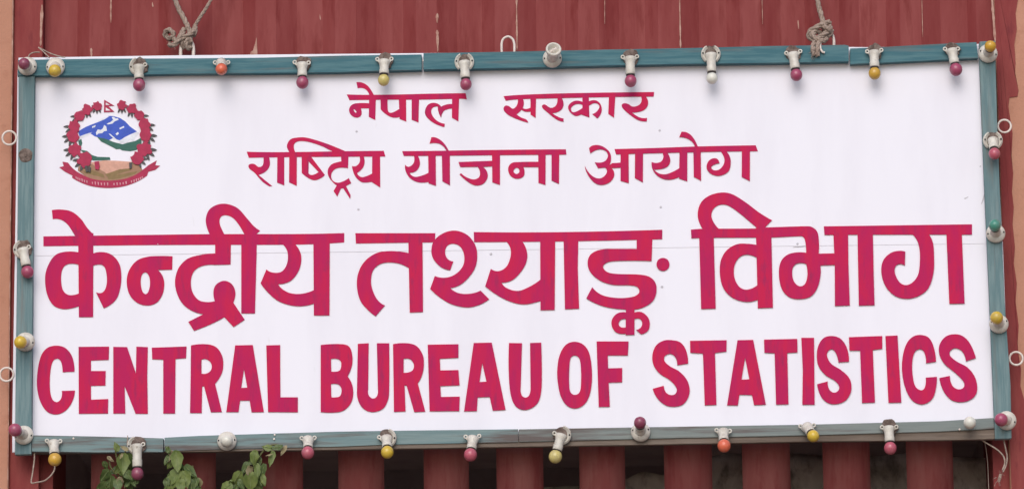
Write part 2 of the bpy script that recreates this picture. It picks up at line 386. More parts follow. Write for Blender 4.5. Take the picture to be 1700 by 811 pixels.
# rust spot where a lamp holder is gone, nail heads
v_, f_ = lathe([(0, .003), (.018, .0028), (.023, .001), (.024, 0)], at(42.5, 258, 0), Vector((0, -1, 0)), 18)
v_ = [q + Vector((q.x - at(42.5, 258, 0).x, 0, q.z - at(42.5, 258, 0).z)) * (.16 * noise.noise(q * 60)) for q in v_]
mk('rust_spot', v_, f_, M['block'], sign)
for (x, y) in [(595,347.5),(1097,343.5),(1099,475.5),(592,218),(1095,216.5),(1324,404.5),(815,421),(917,417),(1054,414.5),(262,405)]:
    mk('nail_head', *lathe([(0, .0016), (.0036, .0012), (.0042, 0)], at(x, y, YPN), Vector((0, -1, 0)), 8), M['nail'], sign)
for pts_ in ([(1629,338),(1631.5,329),(1633.5,322),(1634.3,322.5),(1633,331),(1630,339)], [(1316,410),(1322,408),(1336,407.2),(1342,407.8),(1330,409.2)], [(1600,329),(1607,326),(1608,327),(1602,330.5)], [(1626,276),(1628,274.5),(1629,276),(1627,277.5)]):
    mk('scuff_mark', *slab(pts_, YPN - .0006, YPN + .001), M['nail'], sign)
for (x, y) in [(455, 728), (456, 721), (1593, 712), (122, 727), (703, 101)]:
    mk('nail_head', *lathe([(0, .003), (.003, .0025), (.0038, 0)], at(x, y, 0), Vector((0, -1, 0)), 8), M['steel'], sign)

# ------------------------------------------------------------------ lettering
def lettering(line_name, label, letters):
    """letters: list of (region, [ 'outline | hole | hole', ... ])"""
    allp = [p for reg, pcs in letters for s in pcs for p, c in parse(s.split('|')[0], reg[:2], reg[2])]
    root = empty('text_line', at(sum(p.x for p in allp) / len(allp), max(p.y for p in allp), YPN))
    root.parent = sign; root.location = WORLD[root] - WORLD[sign]
    root['label'] = label
    for li, (reg, pcs) in enumerate(letters):
        mb = MB()
        for k, s in enumerate(pcs):
            loops = [outline(parse(q, reg[:2], reg[2])) for q in s.split('|')]
            mb.add(plate(loops, YPN - .0014 - .00010 * li - .000032 * k, YPN + .0011))
        mb.build('letter', M['letter'], root)
A = (50, 545, 5); B = (350, 545, 5); Cc = (640, 545, 5); D = (900, 545, 5); E = (1080, 545, 5); F = (1320, 545, 5)
lettering('english', 'lowest line of crimson capital lettering', [
 (A, ["368,355! 270,360! 264,300 250,262 225,247 192,265 173,320 163,430 168,530 185,585 218,608 250,590 264,550 262,515! 372,512! 362,570 335,630 285,685 215,710 145,690 92,620 64,530 56,430 70,300 100,205 150,155 220,140 285,155 335,205 360,270"]),
 (A, ["402,150! 655,148! 652,258! 505,263! 505,350! 627,350! 625,470! 505,473! 505,588! 648,582! 646,702! 404,704!"]),
 (A, ["690,150! 805,152! 878,370! 882,148! 977,152! 972,400! 977,704! 875,704! 784,475! 790,702! 690,702!"]),
 (A, ["1010,157! 1298,147! 1294,243! 1207,250! 1203,702! 1105,702! 1105,256! 1013,252!"]),
 (A, ["1335,138! 1460,128 1540,150 1590,215 1603,290 1590,370 1535,455! 1592,690! 1500,692! 1443,475! 1428,478! 1424,698! 1327,698! 1332,420! | 1422,255! 1460,252 1495,275 1508,315 1495,352 1460,372 1422,372!"]),
 (B, ["202,138! 348,135! 440,690! 338,692! 322,595! 243,595! 230,690! 128,690! | 275,335! 302,488! 252,490!"]),
 (B, ["460,138! 575,135! 577,568! 722,568! 722,692! 475,690!"]),
 (B, ["912,135! 1090,128 1150,150 1175,230 1170,310 1135,395! 1172,460 1182,540 1165,610 1120,665 1060,690 912,690! | 997,250! 1050,250 1078,270 1082,310 1070,345 1040,355 1000,355! | 997,458! 1050,458 1078,480 1085,520 1070,560 1040,568 1000,568!"]),
 (B, ["1220,125! 1310,120! 1306,500! 1310,550 1345,578 1378,560 1386,500! 1378,120! 1480,120! 1480,520 1470,590 1430,660 1345,690 1270,665 1225,600 1213,520!"]),
 (Cc, ["62,128! 180,120 260,145 310,220 318,300 305,380 268,452! 330,686! 238,690! 175,470! 158,468! 166,684! 70,688! | 150,250! 185,246 215,260 235,295 228,340 195,360 150,365!"]),
 (Cc, ["350,132! 605,128! 605,240! 450,248! 455,345! 605,342! 614,468! 455,475! 460,565! 616,562! 612,682! 366,684!"]),
 (Cc, ["732,118! 882,115! 997,672! 890,678! 865,565! 765,568! 758,682! 652,684! | 803,285! 838,438! 780,442!"]),
 (Cc, ["1025,118! 1133,120! 1122,480! 1130,550 1160,570 1190,555 1204,490! 1200,118! 1292,115! 1297,440 1285,560 1250,630 1165,672 1090,650 1045,570 1024,400"]),
 (D, ["265,108 340,130 390,200 412,330 412,450 390,560 345,630 275,660 205,635 155,560 128,430 126,330 145,220 195,135 | 270,220 305,240 320,300 322,470 308,530 272,548 238,530 225,470 226,330 238,240"]),
 (D, ["452,105! 718,105! 712,220! 545,220! 548,328! 665,325! 664,442! 552,446! 562,645! 470,648!"]),
 (D, ["1212,288! 1122,302! 1105,235 1065,208 1020,225 1015,265 1060,310 1140,355 1205,430 1225,510 1212,570 1170,625 1105,645 1030,635 960,580 918,497! 1010,472! 1030,530 1075,550 1110,535 1115,490 1060,425 975,370 925,300 915,220 945,140 1010,98 1080,95 1150,115 1195,180"]),
 (D, ["1228,100! 1532,95! 1530,188! 1435,200! 1447,630! 1350,634! 1335,205! 1230,198!"]),
 (E, ["722,95! 852,92! 957,628! 860,632! 842,548! 738,546! 725,634! 635,634! | 785,240! 820,418! 755,422!"]),
 (E, ["942,90! 1218,84! 1220,195! 1135,200! 1145,625! 1042,628! 1030,202! 945,198!"]),
 (F, ["52,75! 157,75! 162,628! 60,628! 64,350!"]),
 (F, ["447,272! 360,278! 335,195 300,168 268,195 268,235 300,290 385,345 450,410 468,480 455,545 410,600 330,625 265,610 215,560 183,460! 270,436! 285,505 325,530 360,510 365,475 330,430 255,385 195,310 180,220 195,135 240,75 310,60 380,85 430,160"]),
 (F, ["447,70! 723,60! 724,165! 645,175! 663,610! 556,614! 540,180! 452,180!"]),
 (F, ["750,60! 850,56! 882,610! 775,612!"]),
 (F, ["1170,272! 1087,285! 1070,190 1030,168 990,200 972,290 978,400 1000,480 1045,510 1075,490 1085,405! 1177,398! 1170,490 1145,570 1100,612 1040,625 970,590 915,490 888,350 895,220 930,115 985,62 1050,52 1110,75 1150,150"]),
 (F, ["1500,242! 1418,268! 1390,190 1335,160 1290,180 1285,220 1340,270 1430,320 1490,395 1512,480 1500,545 1450,590 1380,607 1300,590 1235,520 1198,408! 1285,390! 1305,470 1355,502 1400,485 1400,440 1330,365 1240,290 1198,210 1200,130 1250,65 1320,45 1390,60 1450,120"]),
])
P_ = (0, 0, 1); s3 = 3.526
G = (60, 330, s3); H = (280, 330, s3); I = (580, 330, s3); J = (840, 330, s3); K = (1130, 310, s3); L_ = (1330, 330, s3)
lettering('big', 'largest line of crimson lettering', [
 (P_, ["72,392! 230,389.8 350,388.3 500,388 571.5,386.5! 571.5,402! 500,405.5 350,406 230,406.6 72,408.3!"]),
 (G, ["92,65! 150,62 210,75 265,120 300,170 335,205! 330,240! 240,240! 215,195 180,145 140,120 97,118!",
      "246,200! 335,200! 333,690! 250,690!",
      "270,316! 175,308 110,330 65,400 52,470 65,560 100,620 150,642 200,640 270,618! | 256,386! 200,378 165,392 148,430 148,500 165,545 200,562 256,549!",
      "320,323! 380,310 440,325 485,375 498,440 492,520 465,590 395,638! 350,545! 390,545 412,500 412,440 398,395 370,382 320,396!"]),
 (G, ["798,335! 796,412! 712,415! 740,450 750,500 738,560 705,605 650,622 590,605 545,555 530,480 545,415 590,360 650,338 720,333 | 638,428 660,450 666,500 655,545 640,556 622,540 612,490 618,445"]),
 (H, ["272,240! 365,240! 362,382! 270,385! 200,390 150,420 130,480 140,545 175,590 220,602 270,597! 262,540 278,500 325,478 370,498 390,545 378,605! 445,705! 380,748! 325,690! 260,725 148,770! 115,718! 205,672! 140,655 80,610 45,540 38,470 60,400 110,350 180,328 272,318!"]),
 (H, ["245,215! 222,160 218,110 240,60 290,32 345,30 405,55 460,115 500,160 535,185! 512,207! 515,240! 460,240! 440,200 410,150 375,110 335,95 305,105 298,140 315,185 340,230! 280,250!",
      "425,230! 517,230! 505,668! 425,668!"]),
 (H, ["650,255! 730,255! 770,310 775,370 755,430 710,480 640,497! 670,530 720,552 790,552 862,526! 862,606! 790,625 720,622 640,595 580,545 538,492! 572,412! 610,430 660,425 690,385 698,330 685,285",
      "847,240! 943,240! 941,680! 850,680!"]),
 (I, ["35,200! 503,200! 500,253! 38,260!", "345,230! 428,230! 431,660! 353,663!",
      "362,320! 300,308 220,305 150,320 85,370 50,440 45,520 65,595 105,645 153,685! 208,622! 165,590 135,530 127,470 140,415 180,380 235,370 300,380 362,413!"]),
 (I, ["590,415! 608,365! 575,350 560,310 575,272 610,262 650,280 672,330 665,390 620,440 560,460 500,450! 473,525! 530,575 600,615 690,633 760,618 818,585! 768,535! 710,553 640,550 590,520! 650,500 705,450 740,390 748,320 735,265 690,210 620,185 550,200 495,245 480,305 495,355 540,400"]),
 (P_, ["786.5,384.8! 925,385 1099.5,381! 1099.5,396.6! 950,400 787,401.5!"]),
 (I, ["905,240! 1010,245! 1040,310 1035,370 1000,430 950,475 890,488! 920,520 985,537 1050,515 1120,470! 1150,460! 1150,585! 1110,598 1030,615 960,605 880,570 795,510! 828,408! 870,422 915,400 940,350 945,300 930,262"]),
 (J, ["200,230! 288,230! 285,648! 202,650!"]),
 (J, ["337,230! 424,225! 420,400! 428,640! 345,644!"]),
 (J, ["765,220! 858,215! 852,362! 640,362 590,372 568,395 590,425 640,437 780,442 840,455 875,490 880,545 860,595 810,630 750,645 640,640 550,620 470,580! 505,515! 560,560 650,578 740,572 778,550 775,520 740,505 620,500 540,470 490,420 478,365 500,320 560,295 640,292 765,292!"]),
 (J, ["957,382 946,409 919,420 892,409 881,382 892,355 919,344 946,355"]),
 (J, ["702,635! 752,635! 752,793! 700,795!", "715,665! 660,665 625,695 618,735 640,775 680,788 715,780! | 708,703! 685,700 665,712 660,735 675,750 708,748!",
      "742,668! 790,660 830,690 842,730 830,770 790,790! 762,765! 790,750 797,720 780,698 742,707!"]),
 (K, ["60,250! 130,245 430,243 500,237 752,230! 752,288! 690,288 530,295 200,297 63,300!"]),
 (K, ["108,270! 193,270! 205,710! 120,713!",
      "140,260! 108,205 100,150 120,90 170,50 240,33 300,42 380,90 460,150 535,195! 492,238! 500,260! 470,260! 400,200 340,150 280,110 235,103 195,125 180,165 195,210 235,255!"]),
 (K, ["440,240! 530,240! 540,705! 452,708!",
      "470,344! 400,333 330,335 270,370 235,430 230,510 250,590 300,645 370,670 420,668 470,650! | 450,415! 390,395 345,410 315,460 315,530 345,585 390,600 450,573!"]),
 (K, ["700,230! 755,230! 795,255 808,300 808,390! 910,388! 910,455! 818,458! 818,520 800,590 760,640 690,655 630,640 590,590 575,500 590,430 640,390 735,385! 728,310 715,290 690,285! | 735,450! 690,445 660,465 653,510 665,555 695,580 725,570 740,530 742,490",
      "893,250! 980,250! 982,450! 990,692! 903,695! 902,450!"]),
 (L_, ["133,160! 1000,148! 1000,208! 420,208 137,210!"]),
 (L_, ["330,190! 420,190! 425,450! 430,620! 338,622!"]),
 (L_, ["640,198! 740,198! 770,250 778,330 775,430 745,520 690,565 620,582 550,565 495,510 470,430 480,360 525,315 575,303 610,308! 607,388! 570,380 548,405 555,450 580,490 615,503 655,485 685,440 695,370 693,290 675,235",
       "850,190! 940,190! 957,610! 868,612!"]),
])
Mm = (570, 125, 1700 / 230); N = (830, 125, 1700 / 270)
lettering('top', 'topmost short line of crimson lettering', [
 (Mm, ["42,235! 300,240 700,235 1100,225 1500,220! 1515,295! 1440,288 1000,298 500,300 75,305!"]),
 (Mm, ["160,85! 230,90 300,130 345,190 378,250! 320,250! 300,200 260,165 215,155 175,160!",
       "318,240! 400,250! 392,548! 312,510!",
       "330,345! 150,345 95,370 70,420 85,475 130,512 180,518 215,495 225,460 215,405! 330,405! | 125,418 140,421 160,445 156,460 140,450"]),
 (Mm, ["455,270! 545,270! 545,420 560,455 590,460 640,440 695,405! 695,510! 640,520 580,510 500,460 458,415!", "680,270! 770,270! 772,568! 690,535!"]),
 (Mm, ["838,270! 930,270! 922,578! 838,545!"]),
 (Mm, ["1345,355! 1280,355 1225,372 1200,385! 1160,350 1100,338 1040,360 1005,420 1005,480 1050,540 1130,595 1240,635! 1245,595! 1170,570 1110,520 1080,460 1085,410 1120,385 1160,385! 1165,440 1200,520! 1230,440 1280,415 1345,408!", "1335,265! 1420,265! 1412,565! 1332,520!"]),
 (N, ["38,218! 250,203 700,188 1612,175! 1607,222! 1000,230 500,242 200,250 60,265!"]),
 (N, ["185,235! 235,240! 250,285 235,345 172,408! 220,440 280,465 295,495! 180,458 90,415 40,365 42,330 70,315 105,330 135,350 165,330 185,290", "228,335! 270,352 330,333! 330,375! 270,380 225,360!", "318,225! 378,225! 372,445! 320,410!"]),
 (N, ["600,230! 640,230! 662,275 660,330 620,375 545,395! 610,435 665,452! 665,485! 590,460 500,390 445,340 440,315 470,305 500,325 530,340 570,330 595,295"]),
 (N, ["862,215! 928,215! 935,440! 845,408! 862,380!", "872,281! 800,265 745,285 712,330 730,380 770,415 800,425 840,412 872,388! | 864,308! 800,300 755,325 742,350 757,384 800,378 864,341!", "915,282! 960,262 1010,265 1050,300 1065,360 1050,410 1018,450! 965,405! 1010,380 1040,330 1025,300 985,290 915,330!"]),
 (N, ["1140,200! 1207,200! 1192,442! 1132,402!"]),
 (N, ["1470,210! 1520,215! 1548,270 1540,325 1490,370 1380,388! 1430,425 1480,445 1537,445! 1535,480! 1450,470 1370,420 1290,350 1272,310 1300,292 1340,300 1380,325 1420,325 1465,300 1482,255"]),
])
O_ = (400, 215, 1700 / 260); P2 = (650, 215, 1700 / 300); Q = (960, 205, 1700 / 310)
lettering('second', 'second line of crimson lettering with three words', [
 (O_, ["62,240! 400,245 1140,235 1550,230! 1568,292! 1100,295 600,298 85,305!"]),
 (O_, ["240,285! 300,290! 315,350 305,410 260,460 190,490! 250,540 340,612! 310,615! 230,560 150,470 90,420 82,385 115,370 150,375 190,405 230,395 245,350"]),
 (O_, ["395,270! 470,270! 470,605! 392,575!"]),
 (O_, ["525,260! 607,260! 605,610! 522,572!", "530,250! 500,190 505,150 540,105 600,88 690,85 800,110 950,160 1140,238! 1100,262! 1000,238 880,180 760,140 680,125 610,130 575,165 588,240! 600,260!"]),
 (O_, ["658,260! 735,260! 910,490! 870,525 800,548 740,530 660,470! | 735,345! 842,460! 800,485 760,492 733,475!"]),
 (O_, ["1085,270! 1168,270! 1162,418! 1060,415 1005,440 980,490 990,545 1040,575 1100,565 1170,525! 1197,580! 1140,612! 1190,710! 1185,750! 1110,635! 1085,640! 1045,725! 1005,665! 1040,605! 980,550 945,490 945,430 980,380 1030,358 1090,345!"]),
 (O_, ["1285,280! 1330,285! 1342,350 1325,410 1260,470! 1285,505 1330,515 1440,465! 1440,560! 1370,572 1310,568 1250,520 1220,460 1205,395! 1250,395 1285,360 1292,320", "1425,260! 1510,260! 1512,628! 1422,570!"]),
 (P2, ["100,203! 400,200 900,192 1640,185! 1645,235! 1000,240 550,245 115,247!"]),
 (P2, ["205,230! 245,240! 268,310 255,360 220,395 170,405! 200,438 250,442 355,402! 355,490! 270,497 210,480 160,440 130,380 128,330! 160,350 200,325 215,285", "345,220! 415,220! 418,528! 348,505!"]),
 (P2, ["473,220! 548,220! 550,525! 478,485!", "375,72! 430,80 490,125 540,205! 520,210! 490,160 440,130 358,130!"]),
 (P2, ["945,220! 1020,220! 1020,520! 948,495!", "630,305! 760,300 960,293! 960,345! 860,350! 900,400 900,460 860,510 800,525 740,505 680,460 640,420! 655,410! 700,445 770,468 820,450 832,400 810,350! 645,352!"]),
 (P2, ["1395,303! 1200,305 1130,315 1098,360 1110,420 1150,455 1200,460 1240,440 1252,400 1240,352! 1395,352! | 1175,358 1200,372 1202,400 1178,418 1155,407 1148,382", "1380,215! 1450,215! 1448,520! 1382,500!"]),
 (P2, ["1505,210! 1578,210! 1575,510! 1505,478!"]),
 (Q, ["330,232! 700,222 1100,208 1615,198! 1635,250! 1300,255 1000,262 600,272 345,280!"]),
 (Q, ["98,225! 130,200 190,197 250,225 290,270 298,330 282,378! 310,360! 395,355! 395,400! 310,405! 285,392! 322,430 325,480 290,530 220,558 160,545 110,500 75,440 60,385! 100,450 150,490 200,498 245,470 262,430 245,400! 180,405! 150,352! 220,352 255,330 270,290 255,255 215,235 165,240 110,272!", "385,250! 458,250! 460,542! 385,520!"]),
 (Q, ["517,250! 590,250! 588,535! 515,495!"]),
 (Q, ["760,250! 815,270! 838,330 825,375 785,405 690,418! 740,455 810,458 930,398! 930,480! 850,508 780,505 715,470 675,410 668,350! 720,358 760,340 775,300", "922,240! 993,240! 992,525! 918,500!"]),
 (Q, ["1048,235! 1115,235! 1118,520! 1052,485!", "940,75! 990,82 1040,120 1090,215! 1065,220! 1040,170 990,135 920,122!"]),
 (Q, ["1290,245! 1340,245! 1380,300 1388,360 1370,430 1320,465 1265,475 1205,455 1170,410 1175,360 1205,325 1260,318 1285,360! 1240,372 1210,395 1225,420 1265,425 1305,400 1330,350 1325,300", "1490,220! 1563,220! 1562,522! 1488,485!"]),
])

# ------------------------------------------------------------------ crest
emb = empty('crest', at(180, 312, YPN)); emb.parent = sign; emb.location = WORLD[emb] - WORLD[sign]
emb['label'] = 'round crest of blue mountain inside a crimson flower wreath over a ribbon'
R_ = (90, 155, 906 / 190)
lay = [0]
def art(name, s, m, par=emb):
    lay[0] += 1
    loops = [outline(parse(q, R_[:2], R_[2])) for q in s.split('|')]
    return mk(name, *plate(loops, YPN - .0006 - .00004 * lay[0], YPN + .001), M[m], par)
art('mountain', "190,300! 250,265! 300,245! 360,222! 430,178! 470,180! 520,195! 560,220! 600,262! 655,302! 600,325! 560,345! 520,372! 495,365! 470,350! 430,372! 400,362! 370,352! 320,340! 280,312! 240,325! 200,340!", 'e_blue')
for s in ("330,310! 345,285! 368,290! 385,278! 395,250! 412,262! 418,296! 395,300! 380,315! 350,318! 335,332!", "415,240! 445,228! 470,205! 500,196! 512,208! 478,222! 460,240! 425,246!", "515,275! 550,258! 555,270! 520,285!", "485,320! 505,305! 512,320! 495,332!",
          "430,318! 445,322! 495,365! 470,358!", "200,342! 250,322! 300,308! 270,330! 215,356!", "345,215! 400,188! 440,178! 400,205! 360,222!", "455,190! 470,185! 490,200! 470,214!", "300,262! 330,250! 322,268! 300,274!", "498,378! 540,362! 590,345! 655,305! 672,312! 640,345! 630,380! 600,362! 580,388! 520,390!"):
    art('snow_patch', s, 'e_snow')
art('forest', "340,345! 400,358! 430,368! 470,385! 540,402! 600,385! 640,378! 690,350! 692,405! 650,448! 600,458! 575,455! 540,452! 520,440! 490,442! 470,430! 440,415! 400,395! 370,380!", 'e_green')
art('forest', "205,445! 260,455! 300,488! 345,502! 440,505! 445,525! 380,530! 310,532! 260,500!", 'e_green')
art('forest', "190,375! 215,360! 222,395! 210,430! 195,405!", 'e_green')
art('plain', "188,612! 200,575 280,560! 360,545! 480,532! 600,545! 680,570! 702,610! 640,660 540,690 430,697 320,685 240,650!", 'e_brown')
art('plain', "285,545! 400,530! 500,533! 625,542! 612,590! 500,608! 420,640! 395,620! 340,590!", 'e_peach')
for s in ("400,640! 520,600! 610,592! 600,610! 500,640! 430,668!", "225,610! 300,605! 390,640! 400,668! 320,650! 240,630!", "420,655! 520,640! 660,615! 640,638! 520,672! 430,682!"):
    art('field', s, 'e_olive')
art('ribbon', "40,585! 75,575! 65,540! 110,548! 150,595 200,630 300,675 430,690 560,675 650,640 700,605 745,568! 812,530! 800,568! 838,572! 800,605! 745,620! 735,650! 650,700 550,735 430,748 300,735 200,700 140,665! 145,650! 85,620!", 'e_flower')
rd = random.Random(4)
for k in range(26):
    t = k / 25; a = -1.02 + 2.04 * t
    if k in (6, 13, 19): continue
    x = 435 + 262 * math.sin(a) / math.sin(1.02); y = 722 - 52 * (1 - math.cos(a)) / (1 - math.cos(1.02))
    ww, hh = 4 + rd.random() * 2, 11 + rd.random() * 6; sl = -a * 3
    art('ribbon_mark', f"{x-ww:.1f},{y-hh-sl:.1f}! {x+ww:.1f},{y-hh+sl:.1f}! {x+ww*.8:.1f},{y+hh*.4+sl:.1f}! {x-ww*.2:.1f},{y+hh*.5:.1f}!", 'e_text')
art('flag', "395,50! 476,98! 428,100! 476,146! 393,149!", 'e_flower')
art('flag_field', "408,72! 440,92! 408,92!", 'e_white'); art('flag_field', "409,112! 446,136! 407,137!", 'e_white')
CX, CY = 430, 400
fl = [(338,98,34),(258,128,36),(200,178,38),(158,258,44),(150,335,46),(165,442,48),(245,522,52),(535,95,34),(615,122,36),(675,172,38),(715,245,44),(725,328,46),(715,440,50),(655,512,44)]
for (x, y, r) in fl:
    dx, dy = x - CX, y - CY; L = math.hypot(dx, dy); dx /= L; dy /= L
    base = math.atan2(dy, dx); down = math.pi / 2
    sgn = 1 if x > CX else -1
    for q in range(3):
        if y < 150: a = down + (q - 1) * .5
        else: a = (.12 if sgn > 0 else math.pi - .12) + sgn * (q * .55 - .05)
        l0, l1 = r * .6, r * 1.95; hw = r * .23
        p0 = (x + math.cos(a) * l0, y + math.sin(a) * l0); p1 = (x + math.cos(a) * l1, y + math.sin(a) * l1)
        mid = ((p0[0] + p1[0]) / 2, (p0[1] + p1[1]) / 2); nx, ny = -math.sin(a) * hw, math.cos(a) * hw
        art('wreath_leaf', f"{p0[0]:.1f},{p0[1]:.1f}! {mid[0]+nx:.1f},{mid[1]+ny:.1f} {p1[0]:.1f},{p1[1]:.1f}! {mid[0]-nx:.1f},{mid[1]-ny:.1f}", 'e_leaf')
for a_, b_ in zip(fl, fl[1:]):
    if abs(a_[0] - b_[0]) > 120: continue
    mx_, my_ = (a_[0] + b_[0]) / 2, (a_[1] + b_[1]) / 2
    for q in range(2):
        ox, oy = mx_ + rd.uniform(-10, 10), my_ + rd.uniform(-12, 12); rr = rd.uniform(11, 17)
        art('wreath_bud' if q else 'wreath_leaf', ' '.join(f"{ox + math.cos(t_) * rr * rd.uniform(.7, 1.3):.1f},{oy + math.sin(t_) * rr * rd.uniform(.7, 1.3):.1f}!" for t_ in [k_ * .9 for k_ in range(7)]), 'e_flower' if q else 'e_leaf')
for i, (x, y, r) in enumerate(fl):
    pts = []
    n_ = 12; ph = rd.random() * 6
    for q in range(n_):
        a = ph + 2 * math.pi * q / n_; rr = r * ((1.2 if q % 2 else .98) + (rd.random() - .5) * .34)
        pts.append(f"{x + math.cos(a) * rr:.1f},{y + math.sin(a) * rr:.1f}" + ('!' if q % 3 else ''))
    art('wreath_flower', ' '.join(pts), 'e_flower')
art('clasped_hands', "318,540! 352,535! 360,575! 350,605! 325,598!", 'e_flower')
for s in ("240,575! 262,570! 270,618! 252,622!", "592,548! 618,545! 612,590! 596,596!", "268,570! 290,585! 285,625! 272,620!"):
    art('wreath_leaf', s, 'e_leaf')

# ------------------------------------------------------------------ lamp holders and bulbs
def disc(c, r, y, m, name, par, n=10):
    return mk(name, *lathe([(0, .0012), (r, .001), (r, 0)], Vector((c.x, y, c.z)), Vector((0, -1, 0)), n), M[m], par)
def fitting(bpx, gpx, colour, style, label, Lt=.070, aged=False, br=.0202):
    b = at(*bpx, 0.0); yb = -.006
    par = empty('lamp_fitting', b, label, 'lamp', 'coloured lamps round the frame')
    pm = M['porc2'] if aged else M['porc']
    org = Vector((b.x, -.010, b.z))
    y = -.05
    for _ in range(5):
        g = at(*gpx, y); ip2 = (g.x - org.x) ** 2 + (g.z - org.z) ** 2
        y = org.y - math.sqrt(max(Lt * Lt - ip2, .012 ** 2))
    g = at(*gpx, y); dv = g - org; Ln = dv.length; d = dv.normalized()
    rd = random.Random(int(bpx[0] * 13 + bpx[1]))
    nY = Vector((0, -1, 0))
    if style in ('full', 'empty'):
        bs = mk('holder_base', *lathe([(0, 0), (.031, 0), (.032, .004), (.0305, .010), (.024, .014), (.018, .017), (0, .017)], Vector((b.x, -.003, b.z)), nY, 28), pm, par, smooth=True)
        for s in (-1, 1):
            a = rd.uniform(-.35, .35)
            disc(Vector((b.x + s * .0255 * math.cos(a), 0, b.z + .0255 * math.sin(a))), .0032, -.0158, 'hole', 'screw_hole', bs)
    else:
        v_, f_ = lathe([(0, .006), (.024, .006), (.028, .004), (.029, 0)], Vector((b.x + .003, -.003, b.z + .002)), nY, 20)
        v_ = [q + Vector((q.x - b.x, 0, q.z - b.z)) * (-.08 + .3 * noise.noise(q * 70)) for q in v_]
        if style not in ('plain', 'none'): mk('mounting_block', v_, f_, M['block'], par)
        if style in ('arc_l', 'arc_r', 'arc_b'):
            spans = {'arc_l': [(.62 * math.pi, 1.45 * math.pi)], 'arc_r': [(-.45 * math.pi, .42 * math.pi)], 'arc_b': [(.65 * math.pi, 1.3 * math.pi), (-.3 * math.pi, .36 * math.pi)]}[style]
            for a0, a1 in spans:
                n_ = 12; vv = []; ff = []
                for i in range(n_ + 1):
                    a = a0 + (a1 - a0) * i / n_; ri = .0195 + .005 * abs(i / n_ - .5)
                    for r, yy in ((ri, -.009), (.028, -.015), (.0325, -.010), (.0325, -.004), (ri, -.004)):
                        vv.append(Vector((b.x + math.cos(a) * r, yy, b.z + math.sin(a) * r)))
                for i in range(n_):
                    for k in range(5): ff.append((i*5 + k, i*5 + (k+1) % 5, i*5 + 5 + (k+1) % 5, i*5 + 5 + k))
                ff += [(4, 3, 2, 1, 0), tuple(n_*5 + k for k in range(5))]
                pc = mk('holder_base', vv, ff, pm, par)
                am = (a0 + a1) / 2
                disc(Vector((b.x + math.cos(am) * .0262, 0, b.z + math.sin(am) * .0262)), .003, -.0148, 'hole', 'screw_hole', pc)
        sides = {'arc_l': (1,), 'arc_r': (-1,), 'arc_b': (), 'none': ()}.get(style, (-1, 1))
        for s in sides:
            c = Vector((b.x + s * rd.uniform(.020, .025), -.012, b.z + rd.uniform(.0, .007)))
            mk('terminal_lug', *ring(c, .0052, .0026, nY, n=14, sides=6), pm, par, smooth=True)
            mk('terminal_arm', *tube([Vector((c.x - s * .002, -.012, c.z - .005)), Vector((b.x + s * .013, -.012, b.z - .010)) ], .0032, 6), pm, par)
    Ls = Ln - .0195
    if style == 'empty':
        Ls = Ln
        mk('socket', *lathe([(.0, .002), (.021, .002), (.0175, .014), (.0165, Ls - .018), (.0215, Ls - .014), (.0258, Ls - .008), (.0262, Ls), (.0250, Ls + .004), (.0195, Ls + .004), (.0180, Ls - .012), (0, Ls - .014)], org, d, 26), pm, par, smooth=True)
        mk('contact_strip', *tube([org + d * (Ls - .006) + Vector((-.009, 0, -.006)), org + d * (Ls - .001), org + d * (Ls - .006) + Vector((.010, 0, .007))], .0036, 6), M['steel'], par)
        return
    if Ls > .018:
        mk('socket', *lathe([(0, 0), (.0190, 0), (.0182, .010), (.0158, .018), (.0150, Ls * .62), (.0164, Ls * .66), (.0162, Ls * .9), (.0142, Ls - .001), (.008, Ls)], org, d, 22), pm, par, smooth=True)
    mk('collar', *lathe([(.008, -.003), (.0148, -.003), (.0152, .0005), (.0125, .003), (.006, .003)], org + d * Ls, d, 20), M['collar'], par)
    prof = [(.0075, -.004), (.0088, .002)]
    R = br * rd.uniform(.93, 1.05); off = Ln - Ls
    for i in range(1, 15):
        a = math.pi * (.15 + .85 * i / 14)
        prof.append((R * math.sin(a), off - R * 1.05 * math.cos(a)))
    bu = mk('bulb', *lathe(prof, org + d * Ls, d, 26), M[colour], par, smooth=True)
    mk('bulb_cap', *lathe([(.0086, -.003), (.0093, .0), (.0091, .0035), (.0088, .0045)], org + d * Ls, d, 18), M['brass'], bu, smooth=True)
